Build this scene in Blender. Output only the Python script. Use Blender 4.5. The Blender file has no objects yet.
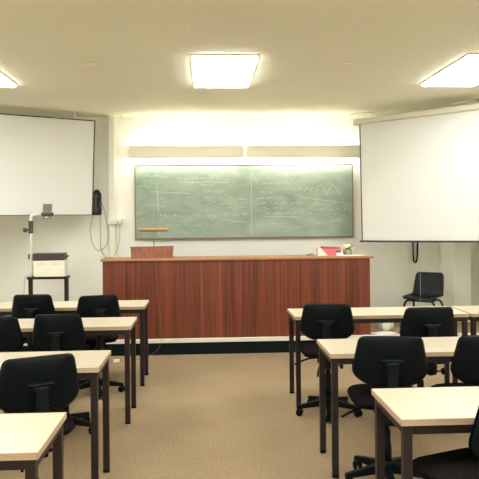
import bpy, bmesh, math, random
from mathutils import Vector, Matrix
random.seed(7)
S = bpy.context.scene
C = S.collection
PI = math.pi
R = math.radians

# ------------------------------------------------------------------ materials
def nodes(m):
    m.use_nodes = True
    nt = m.node_tree
    return nt, nt.nodes.get('Principled BSDF')

def mat(name, col, rough=0.6, metal=0.0, spec=0.5, noise=None, bump=None, coat=0.0):
    """plain procedural surface; noise=(scale, amount) varies the colour, bump=(scale, strength)"""
    m = bpy.data.materials.new(name)
    nt, b = nodes(m)
    b.inputs['Roughness'].default_value = rough
    b.inputs['Metallic'].default_value = metal
    b.inputs['Specular IOR Level'].default_value = spec
    b.inputs['Coat Weight'].default_value = coat
    b.inputs['Base Color'].default_value = (*col, 1)
    if noise or bump:
        tc = nt.nodes.new('ShaderNodeTexCoord')
    if noise:
        n = nt.nodes.new('ShaderNodeTexNoise'); n.inputs['Scale'].default_value = noise[0]
        n.inputs['Detail'].default_value = 4
        nt.links.new(tc.outputs['Object'], n.inputs['Vector'])
        rp = nt.nodes.new('ShaderNodeValToRGB')
        a = noise[1]
        rp.color_ramp.elements[0].position = 0.3; rp.color_ramp.elements[1].position = 0.7
        rp.color_ramp.elements[0].color = (*[c * (1 - a) for c in col], 1)
        rp.color_ramp.elements[1].color = (*[min(1, c * (1 + a)) for c in col], 1)
        nt.links.new(n.outputs['Fac'], rp.inputs['Fac'])
        nt.links.new(rp.outputs['Color'], b.inputs['Base Color'])
    if bump:
        n2 = nt.nodes.new('ShaderNodeTexNoise'); n2.inputs['Scale'].default_value = bump[0]
        nt.links.new(tc.outputs['Object'], n2.inputs['Vector'])
        bp = nt.nodes.new('ShaderNodeBump'); bp.inputs['Strength'].default_value = bump[1]
        bp.inputs['Distance'].default_value = 0.01
        nt.links.new(n2.outputs['Fac'], bp.inputs['Height'])
        nt.links.new(bp.outputs['Normal'], b.inputs['Normal'])
    return m

def emit(name, col, strength):
    m = bpy.data.materials.new(name)
    nt, b = nodes(m)
    b.inputs['Base Color'].default_value = (0.9, 0.9, 0.85, 1)
    b.inputs['Emission Color'].default_value = (*col, 1)
    b.inputs['Emission Strength'].default_value = strength
    return m

def grain(name, dark, light, sc=(40, 40, 0.8), rough=0.35, coat=0.0, bands=None):
    """wood veneer: noise stretched along one axis"""
    m = bpy.data.materials.new(name)
    nt, b = nodes(m)
    tc = nt.nodes.new('ShaderNodeTexCoord')
    mp = nt.nodes.new('ShaderNodeMapping'); mp.inputs['Scale'].default_value = sc
    nt.links.new(tc.outputs['Object'], mp.inputs['Vector'])
    n = nt.nodes.new('ShaderNodeTexNoise'); n.inputs['Scale'].default_value = 1.0
    n.inputs['Detail'].default_value = 5; n.inputs['Roughness'].default_value = 0.6
    nt.links.new(mp.outputs['Vector'], n.inputs['Vector'])
    rp = nt.nodes.new('ShaderNodeValToRGB')
    rp.color_ramp.elements[0].position = 0.33; rp.color_ramp.elements[1].position = 0.68
    rp.color_ramp.elements[0].color = (*dark, 1); rp.color_ramp.elements[1].color = (*light, 1)
    nt.links.new(n.outputs['Fac'], rp.inputs['Fac'])
    out = rp.outputs['Color']
    if bands:                                      # broad sheets of veneer, each a little different
        mp2 = nt.nodes.new('ShaderNodeMapping'); mp2.inputs['Scale'].default_value = bands
        nt.links.new(tc.outputs['Object'], mp2.inputs['Vector'])
        n2 = nt.nodes.new('ShaderNodeTexNoise'); n2.inputs['Scale'].default_value = 1.0
        nt.links.new(mp2.outputs['Vector'], n2.inputs['Vector'])
        mx = nt.nodes.new('ShaderNodeMix'); mx.data_type = 'RGBA'; mx.blend_type = 'MULTIPLY'
        mx.inputs[0].default_value = 1.0
        r2 = nt.nodes.new('ShaderNodeValToRGB')
        r2.color_ramp.elements[0].position = 0.35; r2.color_ramp.elements[1].position = 0.65
        r2.color_ramp.elements[0].color = (0.62, 0.56, 0.55, 1); r2.color_ramp.elements[1].color = (1, 1, 1, 1)
        nt.links.new(n2.outputs['Fac'], r2.inputs['Fac'])
        nt.links.new(out, mx.inputs[6]); nt.links.new(r2.outputs['Color'], mx.inputs[7])
        out = mx.outputs[2]
    nt.links.new(out, b.inputs['Base Color'])
    b.inputs['Roughness'].default_value = rough
    b.inputs['Coat Weight'].default_value = coat
    b.inputs['Coat Roughness'].default_value = 0.3
    return m

def carpet_mat(name, a, c):
    m = bpy.data.materials.new(name)
    nt, b = nodes(m)
    tc = nt.nodes.new('ShaderNodeTexCoord')
    n = nt.nodes.new('ShaderNodeTexNoise'); n.inputs['Scale'].default_value = 55; n.inputs['Detail'].default_value = 6
    n.inputs['Roughness'].default_value = 0.75
    n2 = nt.nodes.new('ShaderNodeTexNoise'); n2.inputs['Scale'].default_value = 1.6; n2.inputs['Detail'].default_value = 3
    nt.links.new(tc.outputs['Object'], n.inputs['Vector']); nt.links.new(tc.outputs['Object'], n2.inputs['Vector'])
    rp = nt.nodes.new('ShaderNodeValToRGB')
    rp.color_ramp.elements[0].position = 0.32; rp.color_ramp.elements[1].position = 0.68
    rp.color_ramp.elements[0].color = (*a, 1); rp.color_ramp.elements[1].color = (*c, 1)
    nt.links.new(n.outputs['Fac'], rp.inputs['Fac'])
    r2 = nt.nodes.new('ShaderNodeValToRGB')
    r2.color_ramp.elements[0].position = 0.3; r2.color_ramp.elements[1].position = 0.7
    r2.color_ramp.elements[0].color = (0.86, 0.84, 0.82, 1); r2.color_ramp.elements[1].color = (1, 1, 1, 1)
    nt.links.new(n2.outputs['Fac'], r2.inputs['Fac'])
    mx = nt.nodes.new('ShaderNodeMix'); mx.data_type = 'RGBA'; mx.blend_type = 'MULTIPLY'; mx.inputs[0].default_value = 1
    nt.links.new(rp.outputs['Color'], mx.inputs[6]); nt.links.new(r2.outputs['Color'], mx.inputs[7])
    nt.links.new(mx.outputs[2], b.inputs['Base Color'])
    bp = nt.nodes.new('ShaderNodeBump'); bp.inputs['Strength'].default_value = 0.3; bp.inputs['Distance'].default_value = 0.006
    nt.links.new(n.outputs['Fac'], bp.inputs['Height']); nt.links.new(bp.outputs['Normal'], b.inputs['Normal'])
    b.inputs['Roughness'].default_value = 0.95; b.inputs['Specular IOR Level'].default_value = 0.1
    return m

def ceiling_mat(col):
    """painted ceiling boards with faint joints on a 0.6 m grid"""
    m = bpy.data.materials.new('ceiling_board')
    nt, b = nodes(m)
    tc = nt.nodes.new('ShaderNodeTexCoord'); sp = nt.nodes.new('ShaderNodeSeparateXYZ')
    nt.links.new(tc.outputs['Object'], sp.inputs['Vector'])
    def M(op, a, v=None, w=None):
        k = nt.nodes.new('ShaderNodeMath'); k.operation = op
        for i, q in enumerate((a, v, w)):
            if q is None: continue
            if isinstance(q, (int, float)): k.inputs[i].default_value = q
            else: nt.links.new(q, k.inputs[i])
        return k.outputs[0]
    def seam(axis, origin, pitch, half):
        f = M('FRACT', M('DIVIDE', M('SUBTRACT', sp.outputs[axis], origin), pitch))
        d = M('MULTIPLY', M('MINIMUM', f, M('SUBTRACT', 1.0, f)), pitch)
        return M('LESS_THAN', d, half)
    s = M('MAXIMUM', seam(0, -0.113, 0.608, 0.004), M('MULTIPLY', seam(1, 5.66, 1.36, 0.006), 0.6))
    n = nt.nodes.new('ShaderNodeTexNoise'); n.inputs['Scale'].default_value = 1.2; n.inputs['Detail'].default_value = 5
    nt.links.new(tc.outputs['Object'], n.inputs['Vector'])
    rp = nt.nodes.new('ShaderNodeValToRGB')
    rp.color_ramp.elements[0].position = 0.3; rp.color_ramp.elements[1].position = 0.7
    rp.color_ramp.elements[0].color = (*[c * 0.96 for c in col], 1); rp.color_ramp.elements[1].color = (*col, 1)
    nt.links.new(n.outputs['Fac'], rp.inputs['Fac'])
    mx = nt.nodes.new('ShaderNodeMix'); mx.data_type = 'RGBA'
    nt.links.new(M('MULTIPLY', s, 0.22), mx.inputs[0]); nt.links.new(rp.outputs['Color'], mx.inputs[6])
    mx.inputs[7].default_value = (*[min(1, c * 1.22) for c in col], 1)
    nt.links.new(mx.outputs[2], b.inputs['Base Color'])
    b.inputs['Roughness'].default_value = 0.7; b.inputs['Specular IOR Level'].default_value = 0.25
    return m

def board_mat():
    """green chalkboard with wiped chalk dust"""
    m = bpy.data.materials.new('chalkboard_green')
    nt, b = nodes(m)
    tc = nt.nodes.new('ShaderNodeTexCoord')
    mp = nt.nodes.new('ShaderNodeMapping'); mp.inputs['Scale'].default_value = (1.2, 1, 2.6); mp.inputs['Rotation'].default_value = (0, 0.35, 0)
    nt.links.new(tc.outputs['Object'], mp.inputs['Vector'])
    n = nt.nodes.new('ShaderNodeTexNoise'); n.inputs['Scale'].default_value = 1.7; n.inputs['Detail'].default_value = 7
    n.inputs['Roughness'].default_value = 0.62; n.inputs['Distortion'].default_value = 0.9
    nt.links.new(mp.outputs['Vector'], n.inputs['Vector'])
    rp = nt.nodes.new('ShaderNodeValToRGB')
    rp.color_ramp.elements[0].position = 0.3; rp.color_ramp.elements[1].position = 0.75
    rp.color_ramp.elements[0].color = (*BOARD_A, 1); rp.color_ramp.elements[1].color = (*BOARD_B, 1)
    nt.links.new(n.outputs['Fac'], rp.inputs['Fac'])
    nt.links.new(rp.outputs['Color'], b.inputs['Base Color'])
    b.inputs['Roughness'].default_value = 0.55
    return m

BOARD_A = (0.22, 0.30, 0.235); BOARD_B = (0.42, 0.50, 0.425)
WARM = (0.985, 0.995, 0.95)
M_ = dict(
    wall=mat('wall_paint', (0.87, 0.885, 0.84), 0.8, spec=0.2, noise=(0.8, 0.03)),
    side_wall=mat('side_wall_paint', (0.82, 0.80, 0.70), 0.8, spec=0.2, noise=(0.8, 0.03)),
    ceil=ceiling_mat((0.80, 0.785, 0.635)),
    carpet=carpet_mat('carpet', (0.225, 0.162, 0.096), (0.38, 0.286, 0.178)),
    trunk=mat('white_trunking', (0.78, 0.77, 0.68), 0.5),
    riser=mat('black_riser', (0.003, 0.007, 0.008), 0.5, spec=0.15),
    nosing=mat('white_nosing', (0.72, 0.70, 0.62), 0.45),
    counter=grain('mahogany_veneer', (0.098, 0.0195, 0.008), (0.265, 0.060, 0.0235), (46, 46, 0.7), 0.38, 0.15, bands=(5.5, 5.5, 0.05)),
    counter_top=grain('counter_top_wood', (0.33, 0.135, 0.055), (0.50, 0.235, 0.105), (0.8, 50, 50), 0.4),
    lectern=grain('lectern_wood', (0.16, 0.046, 0.022), (0.31, 0.10, 0.048), (60, 60, 2), 0.4),
    desk=grain('beech_laminate', (0.53, 0.455, 0.335), (0.595, 0.515, 0.39), (1.2, 30, 30), 0.35),
    desk_edge=grain('beech_edge', (0.43, 0.31, 0.205), (0.48, 0.36, 0.245), (1.2, 40, 40), 0.45),
    steel=mat('brown_steel', (0.022, 0.015, 0.015), 0.45, spec=0.25),
    fabric=mat('black_fabric', (0.0008, 0.0064, 0.0115), 1.0, spec=0.0, noise=(160, 0.25), bump=(220, 0.35)),
    seat_fabric=mat('dark_seat_fabric', (0.0135, 0.0105, 0.0105), 1.0, spec=0.0, noise=(160, 0.25), bump=(220, 0.35)),
    plastic=mat('black_plastic', (0.002, 0.004, 0.0055), 0.5, spec=0.12),
    greyplastic=mat('charcoal_shell_plastic', (0.008, 0.0115, 0.0135), 0.45, spec=0.25),
    tube=mat('black_tube', (0.006, 0.008, 0.01), 0.4, spec=0.2),
    screen=mat('screen_white', (0.72, 0.73, 0.71), 0.75, spec=0.15),
    screen2=mat('screen_fabric', (0.70, 0.71, 0.69), 0.8, spec=0.1),
    casing=mat('cream_casing', (0.62, 0.60, 0.48), 0.45),
    dark=mat('dark_edge', (0.03, 0.03, 0.028), 0.5),
    lampmetal=mat('cream_lamp_metal', (0.88, 0.86, 0.72), 0.45),
    frame=mat('board_frame', (0.22, 0.17, 0.12), 0.5),
    chalk=mat('chalk', (0.60, 0.66, 0.57), 0.9),
    white=mat('white_enamel', (0.80, 0.77, 0.66), 0.4),
    brownband=mat('dark_brown_plastic', (0.045, 0.035, 0.032), 0.5),
    postgrey=mat('grey_post', (0.66, 0.65, 0.58), 0.4),
    mirror=mat('smoky_mirror', (0.15, 0.125, 0.10), 0.5, spec=0.2),
    lens=mat('lens_glass', (0.4, 0.4, 0.4), 0.08, metal=0.6),
    phone=mat('phone_black', (0.02, 0.018, 0.016), 0.35),
    handset=mat('phone_grey', (0.10, 0.092, 0.08), 0.4),
    cord=mat('grey_cord', (0.34, 0.325, 0.26), 0.6),
    browncord=mat('brown_cord', (0.20, 0.12, 0.085), 0.6),
    bellows=mat('bellows_rubber', (0.0028, 0.0065, 0.0085), 0.45, spec=0.2),
    pullcord=mat('pull_cord', (0.42, 0.41, 0.35), 0.7),
    palecord=mat('pale_cord', (0.62, 0.60, 0.52), 0.6),
    tan=grain('tan_wood', (0.50, 0.27, 0.095), (0.62, 0.36, 0.14), (3, 60, 60), 0.4),
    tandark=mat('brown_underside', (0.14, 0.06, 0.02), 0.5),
    brass=mat('pale_brass', (0.42, 0.34, 0.20), 0.35, metal=0.5),
    pink=mat('pink_card', (0.66, 0.17, 0.19), 0.5),
    red=mat('red_card', (0.45, 0.06, 0.08), 0.5),
    paper=mat('white_paper', (0.82, 0.79, 0.72), 0.7),
    purple=mat('purple_card', (0.13, 0.09, 0.17), 0.5),
    potgreen=mat('sage_green_pot', (0.23, 0.28, 0.16), 0.5),
    cream=mat('cream_bloom', (0.80, 0.68, 0.48), 0.7),
    leaf=mat('green_leaf', (0.08, 0.13, 0.05), 0.6),
    bag=mat('white_plastic_bag', (0.72, 0.74, 0.66), 0.4, noise=(9, 0.08)),
    letter=mat('faint_lettering', (0.50, 0.47, 0.40), 0.6),
    grey=mat('cream_disc', (0.76, 0.71, 0.56), 0.7),
    panel=emit('panel_light', WARM, 11.0),
    tube_light=emit('tube_light', (1.0, 0.985, 0.91), 20.0),
    dim_tube=emit('dim_tube_light', (1.0, 0.985, 0.90), 5.0),
)
board_green = board_mat()

# ------------------------------------------------------------------ mesh helpers
class MB:
    def __init__(s): s.bm = bmesh.new()
    def box(s, x0, x1, y0, y1, z0, z1, bev=0.0, rot=None, seg=2):
        v = [s.bm.verts.new(p) for p in ((x0,y0,z0),(x1,y0,z0),(x1,y1,z0),(x0,y1,z0),(x0,y0,z1),(x1,y0,z1),(x1,y1,z1),(x0,y1,z1))]
        f = [s.bm.faces.new([v[i] for i in q]) for q in ((3,2,1,0),(4,5,6,7),(0,1,5,4),(1,2,6,5),(2,3,7,6),(3,0,4,7))]
        if rot is not None: bmesh.ops.transform(s.bm, matrix=rot, verts=v)
        if bev:
            es = list({e for q in f for e in q.edges})
            bmesh.ops.bevel(s.bm, geom=es, offset=bev, segments=seg, profile=0.5, affect='EDGES')
        return s
    def hexa(s, bottom, top):
        """eight corners: bottom ring and top ring (counter-clockwise from above)"""
        v = [s.bm.verts.new(p) for p in list(bottom) + list(top)]
        for q in ((3,2,1,0),(4,5,6,7),(0,1,5,4),(1,2,6,5),(2,3,7,6),(3,0,4,7)): s.bm.faces.new([v[i] for i in q])
        return s
    def tube(s, pts, r, n=8, smooth=0, cap=True):
        pts = [Vector(p) for p in pts]
        for _ in range(smooth):
            q = [pts[0]]
            for a, b in zip(pts, pts[1:]): q += [a*0.75+b*0.25, a*0.25+b*0.75]
            pts = q + [pts[-1]]
        rad = r if isinstance(r, (list, tuple)) else [r]*len(pts)
        if len(rad) != len(pts): rad = [rad[0] + (rad[-1]-rad[0])*i/(len(pts)-1) for i in range(len(pts))]
        up = None; rings = []
        for i, p in enumerate(pts):
            t = (pts[min(i+1, len(pts)-1)] - pts[max(i-1, 0)]).normalized()
            if up is None:
                up = t.orthogonal().normalized()
            else:
                up = (up - t*up.dot(t)).normalized()
            w = t.cross(up)
            rings.append([s.bm.verts.new(p + (up*math.cos(2*PI*k/n) + w*math.sin(2*PI*k/n))*rad[i]) for k in range(n)])
        for a, b in zip(rings, rings[1:]):
            for k in range(n):
                s.bm.faces.new((a[k], a[(k+1)%n], b[(k+1)%n], b[k])).smooth = True
        if cap:
            s.bm.faces.new(rings[0][::-1]); s.bm.faces.new(rings[-1])
        return s
    def lathe(s, prof, c=(0,0,0), n=20, axis='Z'):
        """prof: list of (radius, height)"""
        c = Vector(c); rings = []
        for r, h in prof:
            ring = []
            for k in range(n):
                a = 2*PI*k/n; x, y = r*math.cos(a), r*math.sin(a)
                p = (x, y, h) if axis == 'Z' else ((h, x, y) if axis == 'X' else (y, h, x))
                ring.append(s.bm.verts.new(c + Vector(p)))
            rings.append(ring)
        for a, b in zip(rings, rings[1:]):
            for k in range(n):
                s.bm.faces.new((a[k], a[(k+1)%n], b[(k+1)%n], b[k])).smooth = True
        s.bm.faces.new(rings[0][::-1]); s.bm.faces.new(rings[-1])
        return s
    def pillow(s, outline, front, back, f, rings=5, p=3.0):
        """closed cushion: outline of (u,v); f(u,v,h) -> point; h runs -back..front, thinning to the rim"""
        cu = sum(a for a, _ in outline)/len(outline); cv = sum(b for _, b in outline)/len(outline)
        def layer(sign, th):
            c = s.bm.verts.new(f(cu, cv, sign*th)); out = []
            for i in range(1, rings+1):
                r = math.sin(PI/2*i/(rings+0.0))
                h = th*(1-r**p)**(1/2.2) if r < 1 else 0
                out.append([(cu+(u-cu)*r, cv+(v-cv)*r, sign*h) for u, v in outline])
            return c, out
        c1, L1 = layer(1, front); c2, L2 = layer(-1, back)
        rim = [s.bm.verts.new(f(*q)) for q in L1[-1]]
        n = len(outline)
        for c, L, flip in ((c1, L1, False), (c2, L2, True)):
            V = [[s.bm.verts.new(f(*q)) for q in ring] for ring in L[:-1]] + [rim]
            def F(*vs):
                s.bm.faces.new(vs[::-1] if flip else vs).smooth = True
            for k in range(n): F(c, V[0][k], V[0][(k+1)%n])
            for a, b in zip(V, V[1:]):
                for k in range(n): F(a[k], b[k], b[(k+1)%n], a[(k+1)%n])
        return s
    def obj(s, name, material, parent=None, loc=None, bevel=None):
        bmesh.ops.recalc_face_normals(s.bm, faces=s.bm.faces[:])
        me = bpy.data.meshes.new(name); s.bm.to_mesh(me); s.bm.free()
        o = bpy.data.objects.new(name, me); C.objects.link(o)
        me.materials.append(material)
        if parent: o.parent = parent
        if loc: o.location = loc
        return o

def rounded(pts, rad, seg=6):
    """round the corners of a convex polygon"""
    out = []; n = len(pts)
    for i in range(n):
        p0, p, p1 = Vector(pts[i-1]), Vector(pts[i]), Vector(pts[(i+1)%n])
        r = rad[i] if isinstance(rad, (list, tuple)) else rad
        a = p + (p0-p).normalized()*min(r, (p0-p).length*0.48); b = p + (p1-p).normalized()*min(r, (p1-p).length*0.48)
        for k in range(seg+1):
            t = k/seg
            q = a*(1-t)**2 + p*2*t*(1-t) + b*t*t
            out.append((q.x, q.y))
    return out

def tag(o, label, cat, group=None):
    o['label'] = label; o['category'] = cat
    if group: o['group'] = group
    return o
def thing(name, label, cat, loc=(0,0,0), rz=0.0, group=None):
    o = bpy.data.objects.new(name, None); C.objects.link(o)
    o.empty_display_size = 0.1
    o.location = loc; o.rotation_euler = (0, 0, rz)
    return tag(o, label, cat, group)
def struct(o):
    o['kind'] = 'structure'; return o
def dup(root, loc, rz, label, group=None):
    r = root.copy(); C.objects.link(r); r.location = loc; r.rotation_euler = (0, 0, rz)
    r['label'] = label
    if group: r['group'] = group
    for ch in list(root.children):
        c = ch.copy(); C.objects.link(c); c.parent = r
        for g in ch.children:
            d = g.copy(); C.objects.link(d); d.parent = c
    return r

# ------------------------------------------------------------------ the room
XL, XR, YB, YF, ZC = -3.65, 4.0, -2.6, 9.2, 3.09
PZ, PY = 0.19, 7.85                                      # podium height and front
struct(MB().box(XL-.15, XR+.15, YB-.15, YF+.15, -0.12, 0).obj('floor', M_['carpet']))
struct(MB().box(XL-.15, XR+.15, YB-.15, YF+.15, ZC, ZC+.12).obj('ceiling', M_['ceil']))
struct(MB().box(XL-.15, XR+.15, YF, YF+.15, 0, ZC).obj('wall_front', M_['wall']))
struct(MB().box(XL-.15, XL, YB, YF, 0, ZC).obj('wall_left', M_['side_wall']))
struct(MB().box(XR, XR+.15, YB, YF, 0, ZC).obj('wall_right', M_['side_wall']))
struct(MB().box(XL-.15, XR+.15, YB-.15, YB, 0, ZC).obj('wall_rear', M_['side_wall']))
# podium: carpeted top, white nosing, black riser
struct(MB().box(XL, XR, PY+.03, YF, 0.0, PZ).obj('floor_podium', M_['carpet']))
struct(MB().box(XL, XR, PY, PY+.03, 0.0, PZ-.045).obj('trim_1', M_['riser']))
struct(MB().box(XL, XR, PY-.012, PY+.03, PZ-.045, PZ+.002, 0.004).obj('trim_2', M_['nosing']))
# pillar by the right-hand screen, white pipe boxing left of the chalkboard
struct(MB().box(3.40, 3.63, 8.67, YF, PZ, ZC, 0.004).obj('trim_3', M_['wall']))
struct(MB().box(-1.335, -1.255, 9.08, YF, 1.63, ZC, 0.004).box(-1.335, -1.255, 9.12, YF, PZ, 1.60, 0.004).obj('trim_4', M_['trunk']))
struct(MB().lathe([(.03,-.03),(.035,-.02),(.035,-.004),(.03,0)], (-1.13, 9.10, ZC), 14).obj('trim_5', M_['trunk']))

# ------------------------------------------------------------------ ceiling panels
def ceiling_light(x, y, label, group=None):
    t = thing('ceiling_light', label, 'ceiling light', (x, y, ZC), 0, group)
    w, d = 0.290, 0.640
    f = MB()
    for (x0,x1,y0,y1) in ((-w-.014,-w,-d,d),(w,w+.014,-d,d),(-w-.014,w+.014,-d-.014,-d),(-w-.014,w+.014,d,d+.014)):
        f.box(x0,x1,y0,y1,-.012,0)
    f.obj('frame', M_['casing'], t)
    MB().box(-w,w,-d,d,-.034,-.002,0.012).obj('diffuser', M_['panel'], t)
    return t
L0 = ceiling_light(0.190, 6.33, 'lit white ceiling panel in the middle, straight above the chalkboard end of the aisle')
dup(L0, (-2.275, 6.33, ZC), 0, 'lit white ceiling panel at far left, in front of the left projection screen')
dup(L0, (2.645, 6.25, ZC), 0, 'lit white ceiling panel at right, in front of the pull-down projection screen')
for x in (-2.30, 0.19, 2.66):
    for y in (2.2, -1.2):
        dup(L0, (x, y, ZC), 0, 'lit white ceiling panel over the near desks, above the top of the view', 'ceiling panels over the near desks')
# two faint round fittings
for x, lb in ((-1.03, 'faint cream round fitting flush in the ceiling between the left and middle light panels'),
              (1.39, 'faint cream round fitting flush in the ceiling between the middle and right light panels')):
    t = thing('ceiling_fitting', lb, 'ceiling fitting', (x, 6.05, ZC), 0, 'round ceiling fittings')
    MB().lathe([(.085,0),(.085,-.006),(.078,-.011),(.06,-.012)], n=28).obj('rim', M_['grey'], t)
    MB().lathe([(.058,-.010),(.05,-.014),(.01,-.015)], n=28).obj('cover', M_['grey'], t)

# ------------------------------------------------------------------ chalkboard
BX0, BX1, BZ0, BZ1 = -0.985, 2.125, 1.362, 2.408
bd = thing('chalkboard', 'wide green chalkboard with smudged chalk writing on the front wall', 'chalkboard', (0, YF, 0))
MB().box(BX0+.015, BX1-.015, -.034, -.008, BZ0+.015, BZ1-.015).obj('writing_surface', board_green, bd)
f = MB()
f.box(BX0, BX1, -.042, -.002, BZ0-.004, BZ0+.016, .003).box(BX0, BX1, -.042, -.002, BZ1-.012, BZ1, .003)
f.box(BX0, BX0+.016, -.042, -.002, BZ0, BZ1, .003).box(BX1-.016, BX1, -.042, -.002, BZ0, BZ1, .003)
fr = f.obj('frame', M_['frame'], bd); fr['label'] = 'thin brown frame'
MB().box(BX0+.10, BX1-.10, -.075, -.04, BZ0-.002, BZ0+.008, .003).obj('chalk_ledge', M_['frame'], bd)
def wx(px): return -0.985 + (px-135.3)*3.106/217.2       # board position of a mark
def wz(py, px=240): return 1.362 + (239.3 - (px-135)*0.0127 - py)*0.01437
def stroke(mb, pts, w=0.006):
    """flat chalk stroke"""
    y = -.0352
    for (x0, z0), (x1, z1) in zip(pts, pts[1:]):
        d = Vector((x1-x0, z1-z0))
        if d.length < 1e-5: continue
        n = Vector((-d.y, d.x)).normalized()*w/2
        e = d.normalized()*w*0.3
        x0, z0, x1, z1 = x0-e.x, z0-e.y, x1+e.x, z1+e.y
        v = [mb.bm.verts.new((a, y, b)) for a, b in ((x0-n.x, z0-n.y), (x1-n.x, z1-n.y), (x1+n.x, z1+n.y), (x0+n.x, z0+n.y))]
        u = [mb.bm.verts.new((q.co.x, -.0338, q.co.z)) for q in v]
        mb.bm.faces.new(v)
        for k in range(4): mb.bm.faces.new((v[k], u[k], u[(k+1)%4], v[(k+1)%4]))
def scrawl(mb, px0, px1, py, h=3.2, w=0.005):
    """illegible joined handwriting between two marks"""
    x, xe, z = wx(px0), wx(px1), wz(py, (px0+px1)/2)
    H = h*0.01437
    while x < xe:
        L = random.uniform(.03, .13); xs = x
        pts = []
        while x < min(xs+L, xe):
            pts.append((x, z + random.choice((0, .2, .45, .6, 1.0))*H*.8*random.uniform(.6, 1)))
            x += random.uniform(.008, .022)
        if len(pts) > 1: stroke(mb, pts, w)
        x += random.uniform(.012, .035)
blocks = [
    [('s',177,222,180,3.5), ('l',[(180,183),(228,183)])],
    [('l',[(151,192.5),(190,194.5)]), ('s',160,168,199,3), ('s',186,192,199,3), ('s',160,167,208,3), ('s',160,182,217.5,4)],
    [('l',[(158,192),(158.5,222)]), ('l',[(157,184),(159,236)])],
    [('s',205,222,193,2.5), ('s',205,232,199.5,3.2), ('s',237,246,200,3), ('s',205,213,205.5,3), ('s',217,233,205,3), ('s',205,214,212,3.2), ('l',[(206,216),(215,216.5)]), ('s',222,247,216,3.2), ('l',[(220,220),(246,222.5)])],
    [('l',[(250.5,172),(250.3,236)]), ('l',[(252,175),(257,183)])],
    [('s',262,290,184.5,3), ('s',258,276,193,3), ('s',288,300,189,4), ('l',[(299,197),(345,203)]), ('s',253,300,204,3)],
    [('l',[(314,195),(317,188),(320,185),(323,188),(325,195),(327,192),(330,186),(333,184),(336,189),(339,194),(341,190)]), ('l',[(303,193),(306,187),(309,191),(312,188)])],
    [('s',140,150,188,2.4), ('s',146,168,178,2.2), ('s',165,180,226,2.4), ('s',195,214,226,2.2), ('s',228,246,208,2.4), ('s',200,216,186,2)],
    [('s',256,276,199,2.2), ('s',262,284,209,2.2), ('s',300,316,214,2.4), ('s',312,326,224,2.2), ('s',254,262,226,2.2), ('s',270,286,224,2), ('s',306,324,205,2.2), ('s',334,350,215,2.2), ('s',280,296,190,2.2)],
    [('s',264,296,214,2.8), ('l',[(264,216.5),(296,216.5)]), ('s',318,348,210,3), ('s',330,345,219.5,3), ('l',[(329,221),(343,221)])],
]
for b in blocks:
    q = MB()
    for it in b:
        if it[0] == 's': scrawl(q, *it[1:])
        else: stroke(q, [(wx(a), wz(c, a)) for a, c in it[1]], 0.0055)
    o = q.obj('chalk_writing', M_['chalk'], bd); o['label'] = 'pale chalk writing'; o['kind'] = 'stuff'

# strip lamps above the board
def strip_lamp(x0, x1, label):
    t = thing('wall_lamp', label, 'wall lamp', ((x0+x1)/2, YF, 2.59), 0, 'strip lamps above the chalkboard')
    w = (x1-x0)/2
    c = MB()
    c.hexa([(-w,-.150,-.098),(w,-.150,-.098),(w,-.140,-.098),(-w,-.140,-.098)], [(-w,-.150,.072),(w,-.150,.072),(w,-.140,.072),(-w,-.140,.072)])
    c.box(-w, w, -.150, -.128, .071, .076).box(-w, w, -.150, -.132, -.102, -.097)
    c.obj('shade', M_['lampmetal'], t)
    for y, z, k in ((-.112, .050, 'dim_tube'), (-.108, -.070, 'tube_light')):
        MB().tube([(-w+.03, y, z),(w-.03, y, z)], .017, 12).obj('lamp_tube', M_[k], t)
    for s in (-.62, .62):
        MB().box(s-.012, s+.012, -.118, 0, .070, .085).box(s-.012, s+.012, -.140, -.110, .076, .085).obj('bracket', M_['lampmetal'], t)
    for s in (-1, 1):
        MB().box(s*(w-.02)-.012, s*(w-.02)+.012, -.12, 0, -.075, .055, .003).obj('lamp_holder', M_['lampmetal'], t)
    return t
strip_lamp(-1.045, 0.545, 'long cream strip lamp above the left half of the chalkboard')
strip_lamp(0.595, 2.205, 'long cream strip lamp above the right half of the chalkboard')
t = thing('lamp_connector', 'small white connector block with a dark tip in the gap between the two strip lamps', 'connector', (0.57, YF, 2.59))
MB().box(-.016,.016,-.12,0,-.055,.055,.004).obj('block', M_['trunk'], t)
MB().box(-.010,.010,-.124,-.09,.055,.072,.003).obj('cap', M_['dark'], t)

# ------------------------------------------------------------------ lecture counter
CX0, CX1, CY0, CY1 = -1.245, 2.035, 7.90, 8.28
ct = thing('lecture_counter', 'long reddish brown wooden lecture counter on the podium in front of the chalkboard', 'counter', ((CX0+CX1)/2, 8.2, PZ))
hw = (CX1-CX0)/2
MB().box(-hw, hw, CY0-8.2, CY0-8.2+.025, .0, .945, .002).obj('front_panel', M_['counter'], ct)
for s in (-1, 1):
    x = s*hw
    MB().box(min(x, x-s*.025), max(x, x-s*.025), CY0-8.2+.026, CY1-8.2, 0, .945, .002).obj('side_panel', M_['counter'], ct)
MB().box(-hw+.03, hw-.03, CY0-8.2+.03, CY1-8.2-.05, .40, .42).obj('shelf', M_['counter'], ct)
MB().box(-hw-.022, hw+.042, CY0-8.2-.022, CY1-8.2+.02, .946, .974, .004).obj('counter_top', M_['counter_top'], ct)
CT = PZ+.974                                             # top surface of the counter
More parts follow.
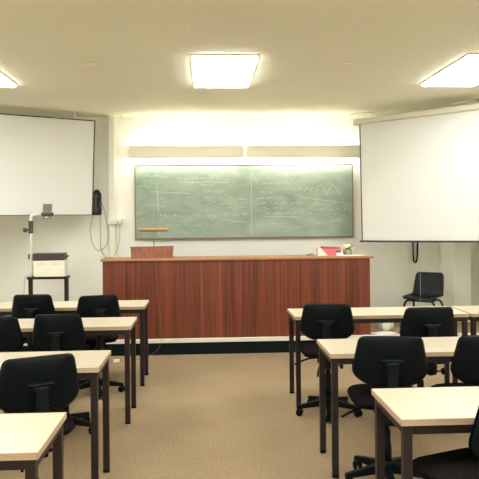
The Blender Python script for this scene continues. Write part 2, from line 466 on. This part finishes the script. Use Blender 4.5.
# sloping lectern box
lt = thing('lectern', 'small sloping reddish wood lectern box on the left end of the counter', 'lectern', (-.645, 8.04, CT)); lt.scale = (1, .85, 1)
MB().hexa([(-.255,-.17,0),(.255,-.17,0),(.235,.17,0),(-.235,.17,0)], [(-.262,-.135,.135),(.248,-.135,.142),(.235,.17,.075),(-.235,.17,.075)]).obj('body', M_['lectern'], lt)
MB().hexa([(-.27,-.140,.136),(.256,-.140,.143),(.243,.175,.076),(-.243,.175,.076)], [(-.27,-.140,.144),(.256,-.140,.151),(.243,.175,.084),(-.243,.175,.084)]).obj('sloping_top', M_['lectern'], lt)
# bar lamp behind it
rl = thing('reading_lamp', 'slim tan bar lamp on a thin stem rising behind the lectern box', 'lamp', (-.65, 8.242, CT))
MB().lathe([(.05,0),(.05,.010),(.02,.016),(.008,.02)], n=18).obj('base', M_['brass'], rl)
MB().tube([(0,0,.015),(0,0,.36)], .0065, 8).obj('stem', M_['brass'], rl)
MB().box(-.185,.185,-.03,.03,.337,.366,.006).obj('lamp_shade', M_['tan'], rl)
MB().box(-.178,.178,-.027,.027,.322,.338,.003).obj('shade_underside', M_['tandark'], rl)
# thin cable down the counter front
cb = MB().tube([(-.615,7.893,CT+.004),(-.612,7.885,CT+.004),(-.609,7.868,CT-.006),(-.60,7.872,CT-.06),(-.587,7.888,.74),(-.545,7.890,.38),(-.528,7.888,.22),(-.528,7.87,PZ+.006),(-.53,7.828,PZ+.006),(-.535,7.825,PZ-.02),(-.58,7.828,.07),(-.66,7.825,.006),(-.74,7.80,.004)], .0026, 6, smooth=2)
tag(cb.obj('cable', M_['browncord']), 'thin grey cable trailing from the lectern down the counter front to the floor', 'cable')
# things at the right end of the counter
t = thing('card_box', 'open pink and white card box lying on the right end of the counter', 'box', (1.56, 8.14, CT), R(4)); t.scale = (1.03, 1, 1.12)
MB().box(-.135,.15,-.06,.06,0,.075,.004).obj('body', M_['pink'], t)
MB().hexa([(-.145,-.066,.0),(-.02,-.066,.0),(-.02,-.0605,.0),(-.145,-.0605,.0)], [(-.150,-.066,.07),(-.11,-.066,.085),(-.11,-.0605,.085),(-.150,-.0605,.07)]).obj('flap', M_['paper'], t)
MB().box(-.09,.14,-.055,.05,.076,.098,.004, rot=Matrix.Rotation(R(3),4,'Y')).obj('lid', M_['red'], t)
t = thing('small_carton', 'small white and purple carton in front of the pink card box', 'box', (1.665, 7.99, CT), R(-8))
MB().box(-.03,.05,-.025,.025,0,.042,.003).obj('body', M_['paper'], t)
MB().box(-.035,.02,-.028,.022,.0425,.066,.003).obj('lid', M_['purple'], t)
t = thing('flower_pot', 'small sage green pot with cream flowers at the right end of the counter', 'plant pot', (1.815, 8.16, CT)); t.scale = (1.05, 1.05, 1.15)
MB().lathe([(.042,0),(.052,.012),(.056,.04),(.058,.062),(.052,.064),(.048,.05)], n=22).obj('pot', M_['potgreen'], t)
fl = MB()
for i in range(9):
    a = 2.4*i; r = .012*math.sqrt(i)
    fl.lathe([(.004,-.016),(.018,-.010),(.021,0),(.014,.012),(.004,.016)], (r*math.cos(a)-.016, r*math.sin(a), .095+.012*math.sin(i*1.7)), 10)
fl.obj('flowers', M_['cream'], t)
lf = MB()
for a, l in ((0.2,.06),(0.9,.05),(-0.6,.055),(2.6,.05),(1.7,.045)):
    p = Vector((math.cos(a), math.sin(a), 0))
    lf.tube([p*.015+Vector((0,0,.058)), p*(.015+l*.5)+Vector((0,0,.092)), p*(.015+l)+Vector((0,0,.10))], [.008,.003], 6, smooth=1)
lf.obj('leaves', M_['leaf'], t)
tag(MB().box(-.16,.16,-.105,.105,0,.004,.001, rot=Matrix.Rotation(R(7),4,'Z')).obj('paper_sheet', M_['paper'], loc=(1.82, 8.02, CT+.001)), 'loose white paper lying flat on the counter beside the flower pot', 'paper')
t = tag(MB().pillow(rounded([(-.06,-.03),(.06,-.03),(.05,.035),(-.05,.03)], .02), .022, .0, lambda u,v,h:(u, v, h+.002+.004*math.sin(60*u))).obj('cloth', M_['potgreen'], loc=(1.32, 8.12, CT)), 'small crumpled green duster cloth on the counter left of the pink box', 'cloth')

# ------------------------------------------------------------------ left screen, phone, projector
A, B = Vector((-1.515, 8.90, 0)), Vector((-3.05, 8.03, 0))
d = (B-A); ang = math.atan2(-d.y, -d.x)
W = d.length; Z0, Z1 = 1.702, 2.995
ls = thing('projection_screen', 'white projection screen board with thin dark edges hung across the left corner', 'projection screen', (A.x, A.y, 0), ang)
MB().hexa([(-W+.012,-.010,Z0+.008),(-.03,-.010,Z0+.008),(-.03,.012,Z0+.008),(-W+.012,.012,Z0+.008)],[(-W+.012,-.010,Z1-.012),(.018,-.010,Z1-.012),(.018,.012,Z1-.012),(-W+.012,.012,Z1-.012)]).obj('screen_panel', M_['screen'], ls)
e = MB()
e.box(-W, .032, -.016, .018, Z1-.014, Z1).box(-W, -.018, -.016, .018, Z0, Z0+.010).hexa([(-.031,-.016,Z0),(-.018,-.016,Z0),(-.018,.018,Z0),(-.031,.018,Z0)],[(.017,-.016,Z1),(.032,-.016,Z1),(.032,.018,Z1),(.017,.018,Z1)]).box(-W, -W+.013, -.016, .018, Z0, Z1)
o = e.obj('edge_frame', M_['dark'], ls); o['label'] = 'thin dark edge'
for x in (-.25, -W+.35): MB().box(x-.015, x+.015, .0, .014, Z1, ZC, .002).obj('hanger', M_['casing'], ls)

ph = thing('wall_telephone', 'black wall telephone with hanging cord beside the left projection screen', 'telephone', (-1.515, YF, 1.870))
MB().box(-.060,.062,-.035,0,-.165,.150,.012).lathe([(.045,-.035),(.045,-.0)], (0,0,.15), 16, 'Y').obj('base', M_['phone'], ph)
hs = MB().tube([(-.012,-.075,.10),(-.016,-.088,.06),(-.016,-.09,-.04),(-.012,-.078,-.09)], [.026,.026], 10, smooth=1)
hs.lathe([(.036,-.05),(.04,-.03),(.034,0)], (-.012,-.035,.10), 14, 'Y'); hs.lathe([(.036,-.05),(.04,-.03),(.034,0)], (-.012,-.035,-.09), 14, 'Y')
hs.obj('handset', M_['handset'], ph)
MB().box(.03,.055,-.046,-.03,-.06,.02,.003).obj('hook', M_['handset'], ph)
MB().tube([(-.04,-.03,-.15),(-.09,-.03,-.30),(-.09,-.03,-.50),(-.03,-.03,-.65),(.05,-.03,-.67),(.14,-.03,-.58),(.16,-.03,-.40),(.10,-.03,-.08),(.06,-.035,.03)], .0046, 6, smooth=3).obj('handset_cord', M_['cord'], ph)
MB().tube([(.045,-.02,-.16),(.043,-.02,-.40),(.04,-.02,-.62),(.09,-.02,-.74),(.17,-.03,-.785),(.26,-.09,-.73),(.315,-.115,-.58),(.325,-.10,-.45),(.325,-.09,-.305)], .0046, 6, smooth=3).obj('line_cord', M_['cord'], ph)
ws = thing('wall_socket', 'white wall socket box at the foot of the pipe boxing below the telephone', 'socket', (-1.255, YF, 1.615))
MB().box(-.088,.09,-.155,0,-.035,.035,.006).obj('box', M_['trunk'], ws)
MB().box(.035,.06,-.162,-.154,-.020,-.006,.002).obj('outlet', M_['dark'], ws)
MB().box(-.045,-.015,-.159,-.154,-.004,.012,.002).obj('switch', M_['casing'], ws)

tr = thing('projector_stand', 'black metal stand carrying the overhead projector at left of the podium', 'stand', (-1.955, 8.12, PZ))
MB().box(-.230,.256,-.09,.10,.727,.757,.004).obj('top_frame', M_['steel'], tr)
for s in (-1, 1):
    x = s*.219+.013
    MB().box(x-.022, x+.022, -.03, .03, .07, .727, .003).obj('leg', M_['steel'], tr)
    MB().box(x-.022, x+.022, -.22, .22, .04, .075, .004).obj('foot_rail', M_['steel'], tr)
    for y in (-.19, .19):
        MB().lathe([(.018,-.012),(.02,-.008),(.02,.008),(.018,.012)], (x, y, .02), 14, 'X').box(x-.012, x+.012, y-.01, y+.01, .02, .042).obj('caster', M_['plastic'], tr)
op = thing('overhead_projector', 'white and dark brown overhead projector with tall arm and mirror head on black stand', 'projector', (-1.955, 8.12, PZ+.757))
MB().box(-.140,.232,-.10,.10,.0,.200,.008).obj('body', M_['white'], op)
o = MB().box(-.155,.222,-.105,.10,.201,.287,.008).obj('stage_band', M_['brownband'], op); o['label'] = 'dark brown top band'
for s, x in ((-1, -.158), (1, .222)):
    (MB().lathe([(.006,0),(.006,.03),(.015,.031),(.015,.044)], (x, -.04, .25), 14, 'X') if s > 0 else MB().lathe([(.012,-.05),(.036,-.046),(.036,-.03),(.010,-.026),(.010,0)], (x-.012, -.04, .25), 18, 'X')).obj('focus_knob', M_['brownband'], op)
MB().tube([(-.185,-.05,0),(-.185,-.05,.66),(-.185,-.05,.735),(-.17,-.05,.755),(-.15,-.05,.762),(-.06,-.05,.765)], .019, 10, smooth=2).obj('post', M_['postgrey'], op)
cl = MB().box(-.207,-.160,-.08,-.02,.535,.69,.006).obj('clamp', M_['brownband'], op)
MB().lathe([(.014,-.07),(.026,-.066),(.026,-.03),(.012,-.026),(.012,0)], (-.207,-.05,.575), 14, 'X').obj('height_knob', M_['brownband'], cl)
MB().box(-.048,.084,-.10,.0,.745,.792,.010).obj('head', M_['brownband'], op)
MB().hexa([(-.034,-.075,.794),(.074,-.075,.794),(.074,-.063,.794),(-.034,-.063,.794)], [(-.034,-.045,.895),(.074,-.045,.895),(.074,-.033,.891),(-.034,-.033,.891)]).obj('mirror', M_['mirror'], op)
MB().lathe([(.048,.0),(.05,.02),(.042,.035),(.03,.036)], (.01,-.05,.712), 20).obj('lens', M_['lens'], op)
MB().tube([(-.155,-.05,.02),(-.24,-.06,.03),(-.27,-.06,-.05),(-.275,-.06,-.4),(-.27,-.05,-.70)], .006, 6, smooth=2).obj('power_cord', M_['palecord'], op)
def lettering(txt, size, x, z):
    cu = bpy.data.curves.new('lettering', 'FONT'); cu.body = txt; cu.size = size; cu.extrude = 0.0006
    to = bpy.data.objects.new('lettering', cu); C.objects.link(to)
    bpy.context.view_layer.update()
    me = bpy.data.meshes.new_from_object(to.evaluated_get(bpy.context.evaluated_depsgraph_get()))
    bpy.data.objects.remove(to)
    o = bpy.data.objects.new('lettering', me); C.objects.link(o); me.materials.clear(); me.materials.append(M_['letter'])
    o.parent = op; o.rotation_euler = (PI/2, 0, 0); o.location = (x, -.1005, z); o['label'] = 'faint grey lettering'
lettering('ELITE', .042, -.10, .145)
lettering('VISION', .042, .06, .147)

# ------------------------------------------------------------------ right screen
A, B = Vector((2.096, 8.483, 0)), Vector((3.484, 7.218, 0))
d = (B-A); ang = math.atan2(d.y, d.x); W = d.length
rs = thing('pull_down_screen', 'white pull-down projection screen with cream roller case hung across the right corner', 'projection screen', (A.x, A.y, 0), ang); rs.rotation_euler = (0, -.014, ang)
MB().box(.016, W, -.003, .003, 1.334, 2.884).obj('screen_fabric', M_['screen2'], rs)
o = MB().box(.0, .016, -.0035, .0035, 1.334, 2.884).obj('border', M_['dark'], rs); o['label'] = 'black border strip'
MB().box(-.03, W+.03, -.010, .010, 1.312, 1.334, .003).obj('bottom_bar', M_['dark'], rs)
MB().box(-.065, W+.06, -.045, .05, 2.876, 2.950, .012).obj('roller_case', M_['casing'], rs)
MB().lathe([(.035,-.012),(.042,-.006),(.042,.0)], (-.065, 0, 2.913), 16, 'X').obj('end_cap', M_['casing'], rs)
for (gx, gy), x in (((2.234, 8.874), .10), ((3.335, 7.94), W*.8)):
    q = Matrix.Rotation(-ang, 4, 'Z') @ Vector((gx-A.x, gy-A.y, 0))
    MB().box(q.x-.15, q.x+.15, q.y-.09, q.y+.09, ZC-.022-.014*q.x, ZC-.001-.014*q.x, .004).tube([(q.x, q.y, ZC-.02), (x, .02, 2.945)], .014, 8).obj('ceiling_bracket', M_['trunk'], rs)
pc = MB().tube([(.808,-.004,1.32),(.808,-.006,.80),(.806,-.006,.42)], .0023, 6)
pc.obj('pull_cord', M_['pullcord'], rs)
MB().lathe([(.008,-.012),(.014,-.006),(.014,.006),(.008,.012)], (.808,-.006,1.297), 12).obj('cord_knob', M_['casing'], rs)
lp = MB().tube([(2.985,9.165,1.44),(2.99,9.165,1.26),(2.995,9.165,1.06),(3.0,9.165,.995),(3.02,9.165,.98),(3.045,9.165,1.005),(3.055,9.165,1.10),(3.06,9.165,1.26),(3.06,9.165,1.44)], .012, 8, smooth=2)
lp.box(2.93, 3.085, 9.15, YF, 1.42, 1.46, .004)
tag(lp.obj('cable_loop', M_['tube']), 'black cable loop hanging on the wall just below the pull-down screen', 'cable')

# ------------------------------------------------------------------ shell chair on the podium
sc = thing('shell_chair', 'charcoal plastic shell chair with bent tube legs on the podium below the pull-down screen', 'chair', (2.865, 8.34, PZ), R(-37)); sc.scale = (1, 1, .95)
# local: faces -Y. profile of the shell: (y, z, half width, side curl)
prof = [(a, b*.955, c*1.03, e_) for a, b, c, e_ in [(-.235,.425,.175,.0),(-.225,.437,.205,.006),(-.17,.442,.218,.014),(-.05,.435,.220,.022),(.06,.425,.215,.030),(.13,.425,.208,.036),(.175,.445,.202,.040),(.200,.50,.198,.036),(.215,.57,.196,.030),(.235,.66,.190,.024),(.252,.735,.182,.016),(.258,.765,.165,.010),(.260,.775,.140,.006)]]
sh = MB(); rows = []
for i, (y, z, w, c) in enumerate(prof):
    a, b = prof[max(i-1,0)], prof[min(i+1,len(prof)-1)]
    t_ = Vector((0, b[0]-a[0], b[1]-a[1])).normalized(); nrm = Vector((0, -t_.z, t_.y))
    rows.append([sh.bm.verts.new(Vector((w*u, y, z)) + nrm*c*abs(u)**2.5) for u in [k/6-1 for k in range(13)]])
for a, b in zip(rows, rows[1:]):
    for k in range(12): sh.bm.faces.new((a[k], a[k+1], b[k+1], b[k])).smooth = True
so = sh.obj('seat_shell', M_['greyplastic'], sc)
md = so.modifiers.new('thickness', 'SOLIDIFY'); md.thickness = .009; md.offset = 1
for s in (-1, 1):
    MB().tube([(s*.155,-.19,.386),(s*.19,-.20,.362),(s*.215,-.215,.20),(s*.235,-.235,.0)], .014, 8, smooth=2).obj('leg', M_['tube'], sc)
    MB().tube([(s*.155,.10,.380),(s*.185,.125,.357),(s*.205,.19,.19),(s*.225,.25,.0)], .014, 8, smooth=2).obj('leg', M_['tube'], sc)
fm = MB().tube([(-.16,-.19,.386),(.16,-.19,.386)], .0115, 8).tube([(-.16,.10,.380),(.16,.10,.380)], .0115, 8)
for s in (-1, 1): fm.tube([(s*.155,-.195,.386),(s*.155,.105,.380)], .0115, 8)
fm.obj('seat_frame', M_['tube'], sc)

# white bag and a paper by the counter's right end
bg = MB(); ol = [(math.cos(2*PI*k/28), math.sin(2*PI*k/28)) for k in range(28)]
rings = []
random.seed(11)
for j, (z, r) in enumerate([(0,.075),(.01,.095),(.07,.105),(.14,.10),(.20,.085),(.25,.06),(.285,.065),(.31,.05)]):
    ring = []
    for k, (cx, cy) in enumerate(ol):
        q = r*(1+.13*math.sin(3*k*.45+j*.9)+.09*math.sin(k*1.9-j*1.3)) if j > 1 else r
        ring.append(bg.bm.verts.new((cx*q*.95, cy*q*.75, z*.86 + (.016*math.sin(k*.9+j) if j > 4 else 0))))
    rings.append(ring)
for a, b in zip(rings, rings[1:]):
    for k in range(28): bg.bm.faces.new((a[k], a[(k+1)%28], b[(k+1)%28], b[k])).smooth = True
bg.bm.faces.new(rings[0][::-1]); bg.bm.faces.new(rings[-1])
tag(bg.obj('plastic_bag', M_['bag'], loc=(2.31, 8.20, PZ)), 'crumpled white plastic bag standing on the podium right of the counter', 'bag')
tag(MB().box(-.14,.14,-.10,.10,0,.004,.001, rot=Matrix.Rotation(R(25),4,'Z')).obj('paper_sheet', M_['paper'], loc=(2.22, 7.97, PZ+.001)), 'loose pale paper on the podium floor in front of the plastic bag', 'paper')

# plug socket on the floor at left
t = thing('extension_socket', 'small white extension socket on the carpet behind the second left desk', 'socket', (-1.035, 7.52, 0), R(10)); t.scale = (.8, .8, .8)
MB().box(-.045,.045,-.03,.03,0,.035,.005).obj('body', M_['trunk'], t)
MB().tube([(.04,0,.015),(.12,.03,.006),(.2,.0,.006),(.27,-.06,.006),(.36,.02,.006),(.42,.12,.006),(.36,.30,.006)], .004, 6, smooth=2).obj('cord', M_['cord'], t)
MB().tube([(-.04,0,.015),(-.12,.06,.006),(-.16,.15,.006),(-.22,.3,.006)], .004, 6, smooth=2).obj('cord', M_['cord'], t)

# ------------------------------------------------------------------ student desks
DW, DD, DH = 1.55, 0.50, 0.79
GD = 'student desks in two blocks facing the chalkboard'
def make_desk(x, y, label):
    """local origin: centre of the desk at floor level"""
    t = thing('student_desk', label, 'desk', (x, y, 0), 0, GD)
    w, d = DW/2, DD/2
    top = MB().box(-w+.002, w-.002, -d+.002, d-.002, DH-.030, DH, .003).obj('tabletop', M_['desk'], t)
    e = MB()
    e.box(-w, w, -d, -d+.0025, DH-.029, DH-.002).box(-w, w, d-.0025, d, DH-.029, DH-.002)
    e.box(-w, -w+.0025, -d, d, DH-.029, DH-.002).box(w-.0025, w, -d, d, DH-.029, DH-.002)
    o = e.obj('edge_band', M_['desk_edge'], top); o['label'] = 'darker beech edge band'
    i, s = .012, .040
    r = MB()
    r.box(-w+i+s, w-i-s, -d+i, -d+i+.03, DH-.070, DH-.031, .002).box(-w+i+s, w-i-s, d-i-.03, d-i, DH-.070, DH-.031, .002)
    r.box(-w+i, -w+i+.03, -d+i+s, d-i-s, DH-.070, DH-.031, .002).box(w-i-.03, w-i, -d+i+s, d-i-s, DH-.070, DH-.031, .002)
    r.obj('frame', M_['steel'], t)
    for sx in (-1, 1):
        for sy in (-1, 1):
            x0, y0 = sx*(w-i-s/2), sy*(d-i-s/2)
            lg = MB().box(x0-s/2, x0+s/2, y0-s/2, y0+s/2, .008, DH-.031, .003).obj('leg', M_['steel'], t)
            MB().box(x0-s/2-.001, x0+s/2+.001, y0-s/2-.001, y0+s/2+.001, 0, .02, .003).obj('foot_cap', M_['plastic'], lg)
    return t
D0 = make_desk(-.630-DW/2, 2.446+DD/2, 'beech-topped desk nearest at bottom left, the front-most of the left block')
dup(D0, (-.626-DW/2, 3.805+DD/2, 0), 0, 'beech-topped desk in the left block directly behind the turned chair')
dup(D0, (-.604-DW/2, 5.229+DD/2, 0), 0, 'beech-topped desk in the left block, second from the lecture counter')
dup(D0, (-.600-DW/2, 6.40+DD/2, 0), 0, 'beech-topped desk in the left block closest to the lecture counter and projector')
dup(D0, (.829+DW/2, 2.715+DD/2, 0), 0, 'beech-topped desk nearest at bottom right, the front-most of the right block')
dup(D0, (.782+DW/2, 4.04+DD/2, 0), 0, 'beech-topped desk in the middle row of the right block')
dup(D0, (.750+DW/2+.02, 5.574+DD/2, 0), 0, 'beech-topped desk in the right block closest to the lecture counter')
dup(D0, (.750+DW*1.5+.035, 5.574+DD/2, 0), 0, 'beech-topped desk at the far right edge, beyond the right block desk nearest the counter')

# ------------------------------------------------------------------ task chairs
def make_chair(label, cat='chair'):
    t = thing('task_chair', label, cat, (0,0,0), 0, 'black swivel chairs at the student desks')
    # star base, arms sloping down to the casters
    st = MB(); st.lathe([(.035,.065),(.045,.075),(.045,.125),(.036,.14)], n=20)
    angs = [R(a) for a in (200, 272, 344, 56, 128)]
    for a in angs:
        m = Matrix.Rotation(a, 4, 'Z')
        b = [m @ Vector(p) for p in ((.03,-.026,.070),(.275,-.017,.058),(.275,.017,.058),(.03,.026,.070))]
        u = [m @ Vector(p) for p in ((.03,-.021,.128),(.275,-.013,.084),(.275,.013,.084),(.03,.021,.128))]
        st.hexa(b, u)
    st.obj('star_base', M_['plastic'], t)
    for a in angs:
        m = Matrix.Translation((.265*math.cos(a), .265*math.sin(a), 0)) @ Matrix.Rotation(a+1.1, 4, 'Z')
        cs = MB()
        for s in (-1, 1): cs.lathe([(.020,-.010),(.0285,-.006),(.0285,.006),(.020,.010)], (s*.017, .012, .0285), 16, 'X')
        cs.box(-.010,.010,-.014,.024,.028,.054,.004); cs.tube([(0,0,.045),(0,0,.075)], .007, 8)
        bmesh.ops.transform(cs.bm, matrix=m, verts=cs.bm.verts[:])
        cs.obj('caster', M_['plastic'], t)
    MB().lathe([(.034,.13),(.032,.24),(.028,.245),(.026,.33),(.020,.335),(.020,.46)], n=18).obj('gas_lift', M_['plastic'], t)
    me = MB().box(-.085,.085,-.13,.12,.448,.49,.01); me.box(-.035,.035,-.28,-.10,.44,.47,.008)
    mo = me.obj('tilt_mechanism', M_['plastic'], t)
    MB().tube([(-.08,.03,.46),(-.16,.02,.455),(-.24,-.02,.43),(-.275,-.04,.415)], .008, 8, smooth=1).obj('lever', M_['plastic'], mo)
    MB().tube([(-.05,-.11,.45),(-.075,-.15,.40),(-.082,-.16,.345)], .008, 8, smooth=1).obj('lever', M_['plastic'], mo)
    MB().tube([(.06,-.20,.45),(.10,-.20,.45)], .006, 8).lathe([(.018,0),(.026,.006),(.026,.02),(.018,.026)], (.10,-.20,.45), 14, 'X').tube([(.0,-.20,.45),(.065,-.20,.45)], .012, 8).obj('adjuster_knob', M_['plastic'], mo)
    # seat cushion with waterfall front
    so = rounded([(-.21,-.19),(.21,-.19),(.232,.10),(.215,.25),(-.215,.25),(-.232,.10)], [.10,.10,.10,.09,.09,.10])
    def sf(u, v, h): return (u, v, .528 + h + .018*min(0, max(-1, -(v-.08)/.17))*abs(max(0, v-.08))/.17)
    MB().pillow(so, .048, .020, sf, 6, 4.5).obj('seat', M_['seat_fabric'], t)
    s2 = [(u*.93, v*.93+.002) for u, v in so]
    MB().pillow(s2, .01, .022, lambda u, v, h: (u, v, .508+h), 5, 5).obj('seat_pan', M_['plastic'], t)
    # backrest: wide low down, narrower on top, wrapped round the sitter
    bo = rounded([(-.14,-.146),(.14,-.146),(.231,-.080),(.184,.152),(-.184,.152),(-.231,-.080)], [.055,.055,.05,.042,.042,.05], 7)
    def bf(u, v, h): return (u, -.245 + h + 1.15*u*u - .10*v, .802 + v)
    bk = MB().pillow(bo, .034, .006, bf, 6, 5).obj('backrest', M_['fabric'], t)
    b2 = [(u*.985, v*.985) for u, v in bo]
    MB().pillow(b2, .004, .017, lambda u, v, h: bf(u, v, h-.006), 6, 6).obj('back_shell', M_['plastic'], bk)
    # ribbed bellows over the spine, with its bracket
    sp = MB(); n = 28; P = []
    for k in range(n+1):
        q = k/n
        P.append((0, -.306+.012*math.sin(q*PI*.9), .815-q*.32))
    P += [(0,-.295,.482),(0,-.272,.466),(0,-.245,.458)]
    sp.tube(P, [.029 if k % 2 else .021 for k in range(len(P))], 12)
    bmesh.ops.scale(sp.bm, vec=(1.25, .8, 1), space=Matrix.Translation((0, .285, 0)), verts=sp.bm.verts[:])
    sp.obj('bellows', M_['bellows'], t)
    MB().box(-.065,.065,-.316,-.262,.816,.830,.006).box(-.04,.04,-.31,-.262,.79,.815,.004).obj('bracket', M_['bellows'], bk)
    return t
GC = 'black swivel chairs at the student desks'
CH = [  # (back centre x, back y, turn, label)
    (-.850, 3.36, 24, 'black swivel chair turned askew at bottom left, partly behind the nearest left desk'),
    (-1.10, 4.84, 0, 'black swivel chair just beyond the desk that the askew chair at left faces'),
    (-1.550, 4.80, -6, 'black swivel chair cut off by the left edge, in the second left row'),
    (-1.622, 6.12, 0, 'black swivel chair in front of the overhead projector stand'),
    (-.978, 5.98, 16, 'black swivel chair nearest the lecture counter in the left block, beside the aisle'),
    (.972, 5.15, -12, 'black swivel chair in the right block nearest the lecture counter, beside the aisle'),
    (1.722, 4.87, 0, 'black swivel chair in the right block below the charcoal shell chair'),
    (1.080, 3.72, -8, 'black swivel chair with large back facing the middle right desk beside the aisle'),
    (1.672, 3.70, 0, 'black swivel chair cut by the right edge of the photo, at the middle right desk'),
    (1.272, 2.53, 21, 'black swivel chair at the bottom right corner, pushed under the nearest right desk'),
]
C0 = None
for x, y, a, lb in CH:
    r = R(a); off = Vector((math.sin(r)*-.252, math.cos(r)*.252, 0))
    loc = (x+off.x, y+off.y, 0)
    if C0 is None:
        C0 = make_chair(lb); C0.scale = (.97, 1, 1); C0.location = loc; C0.rotation_euler = (0, 0, r)
    else:
        k = dup(C0, loc, r, lb, GC)
        k.scale = ((.93 if y > 5 else .90) if x < 0 else 1, 1, 1)
        if 'cut off' in lb:                              # its base swivelled so the arms clear its neighbour's
            for c in k.children:
                if c.name.split('.')[0] in ('star_base', 'caster'): c.rotation_euler = (0, 0, R(36))

# ------------------------------------------------------------------ world, camera, view
w = bpy.data.worlds.new('world'); S.world = w; w.use_nodes = True
w.node_tree.nodes['Background'].inputs['Color'].default_value = (0.02, 0.02, 0.02, 1)
cam = bpy.data.cameras.new('camera'); co = bpy.data.objects.new('camera', cam); C.objects.link(co)
cam.sensor_width = 36; cam.lens = 646/479*36; cam.shift_y = -22.5/479
cam.clip_start = .05
co.matrix_world = Matrix.Translation((0, 0, 1.66)) @ Matrix.Rotation(R(-3.06), 4, 'Z') @ Matrix.Rotation(PI/2, 4, 'X') @ Matrix.Rotation(-0.009, 4, 'Z')
S.camera = co
S.view_settings.view_transform = 'Standard'; S.view_settings.look = 'None'
S.view_settings.exposure = 1.02; S.view_settings.gamma = 1.0; S.view_settings.use_curve_mapping = False
S.cycles.max_bounces = 10; S.cycles.diffuse_bounces = 8
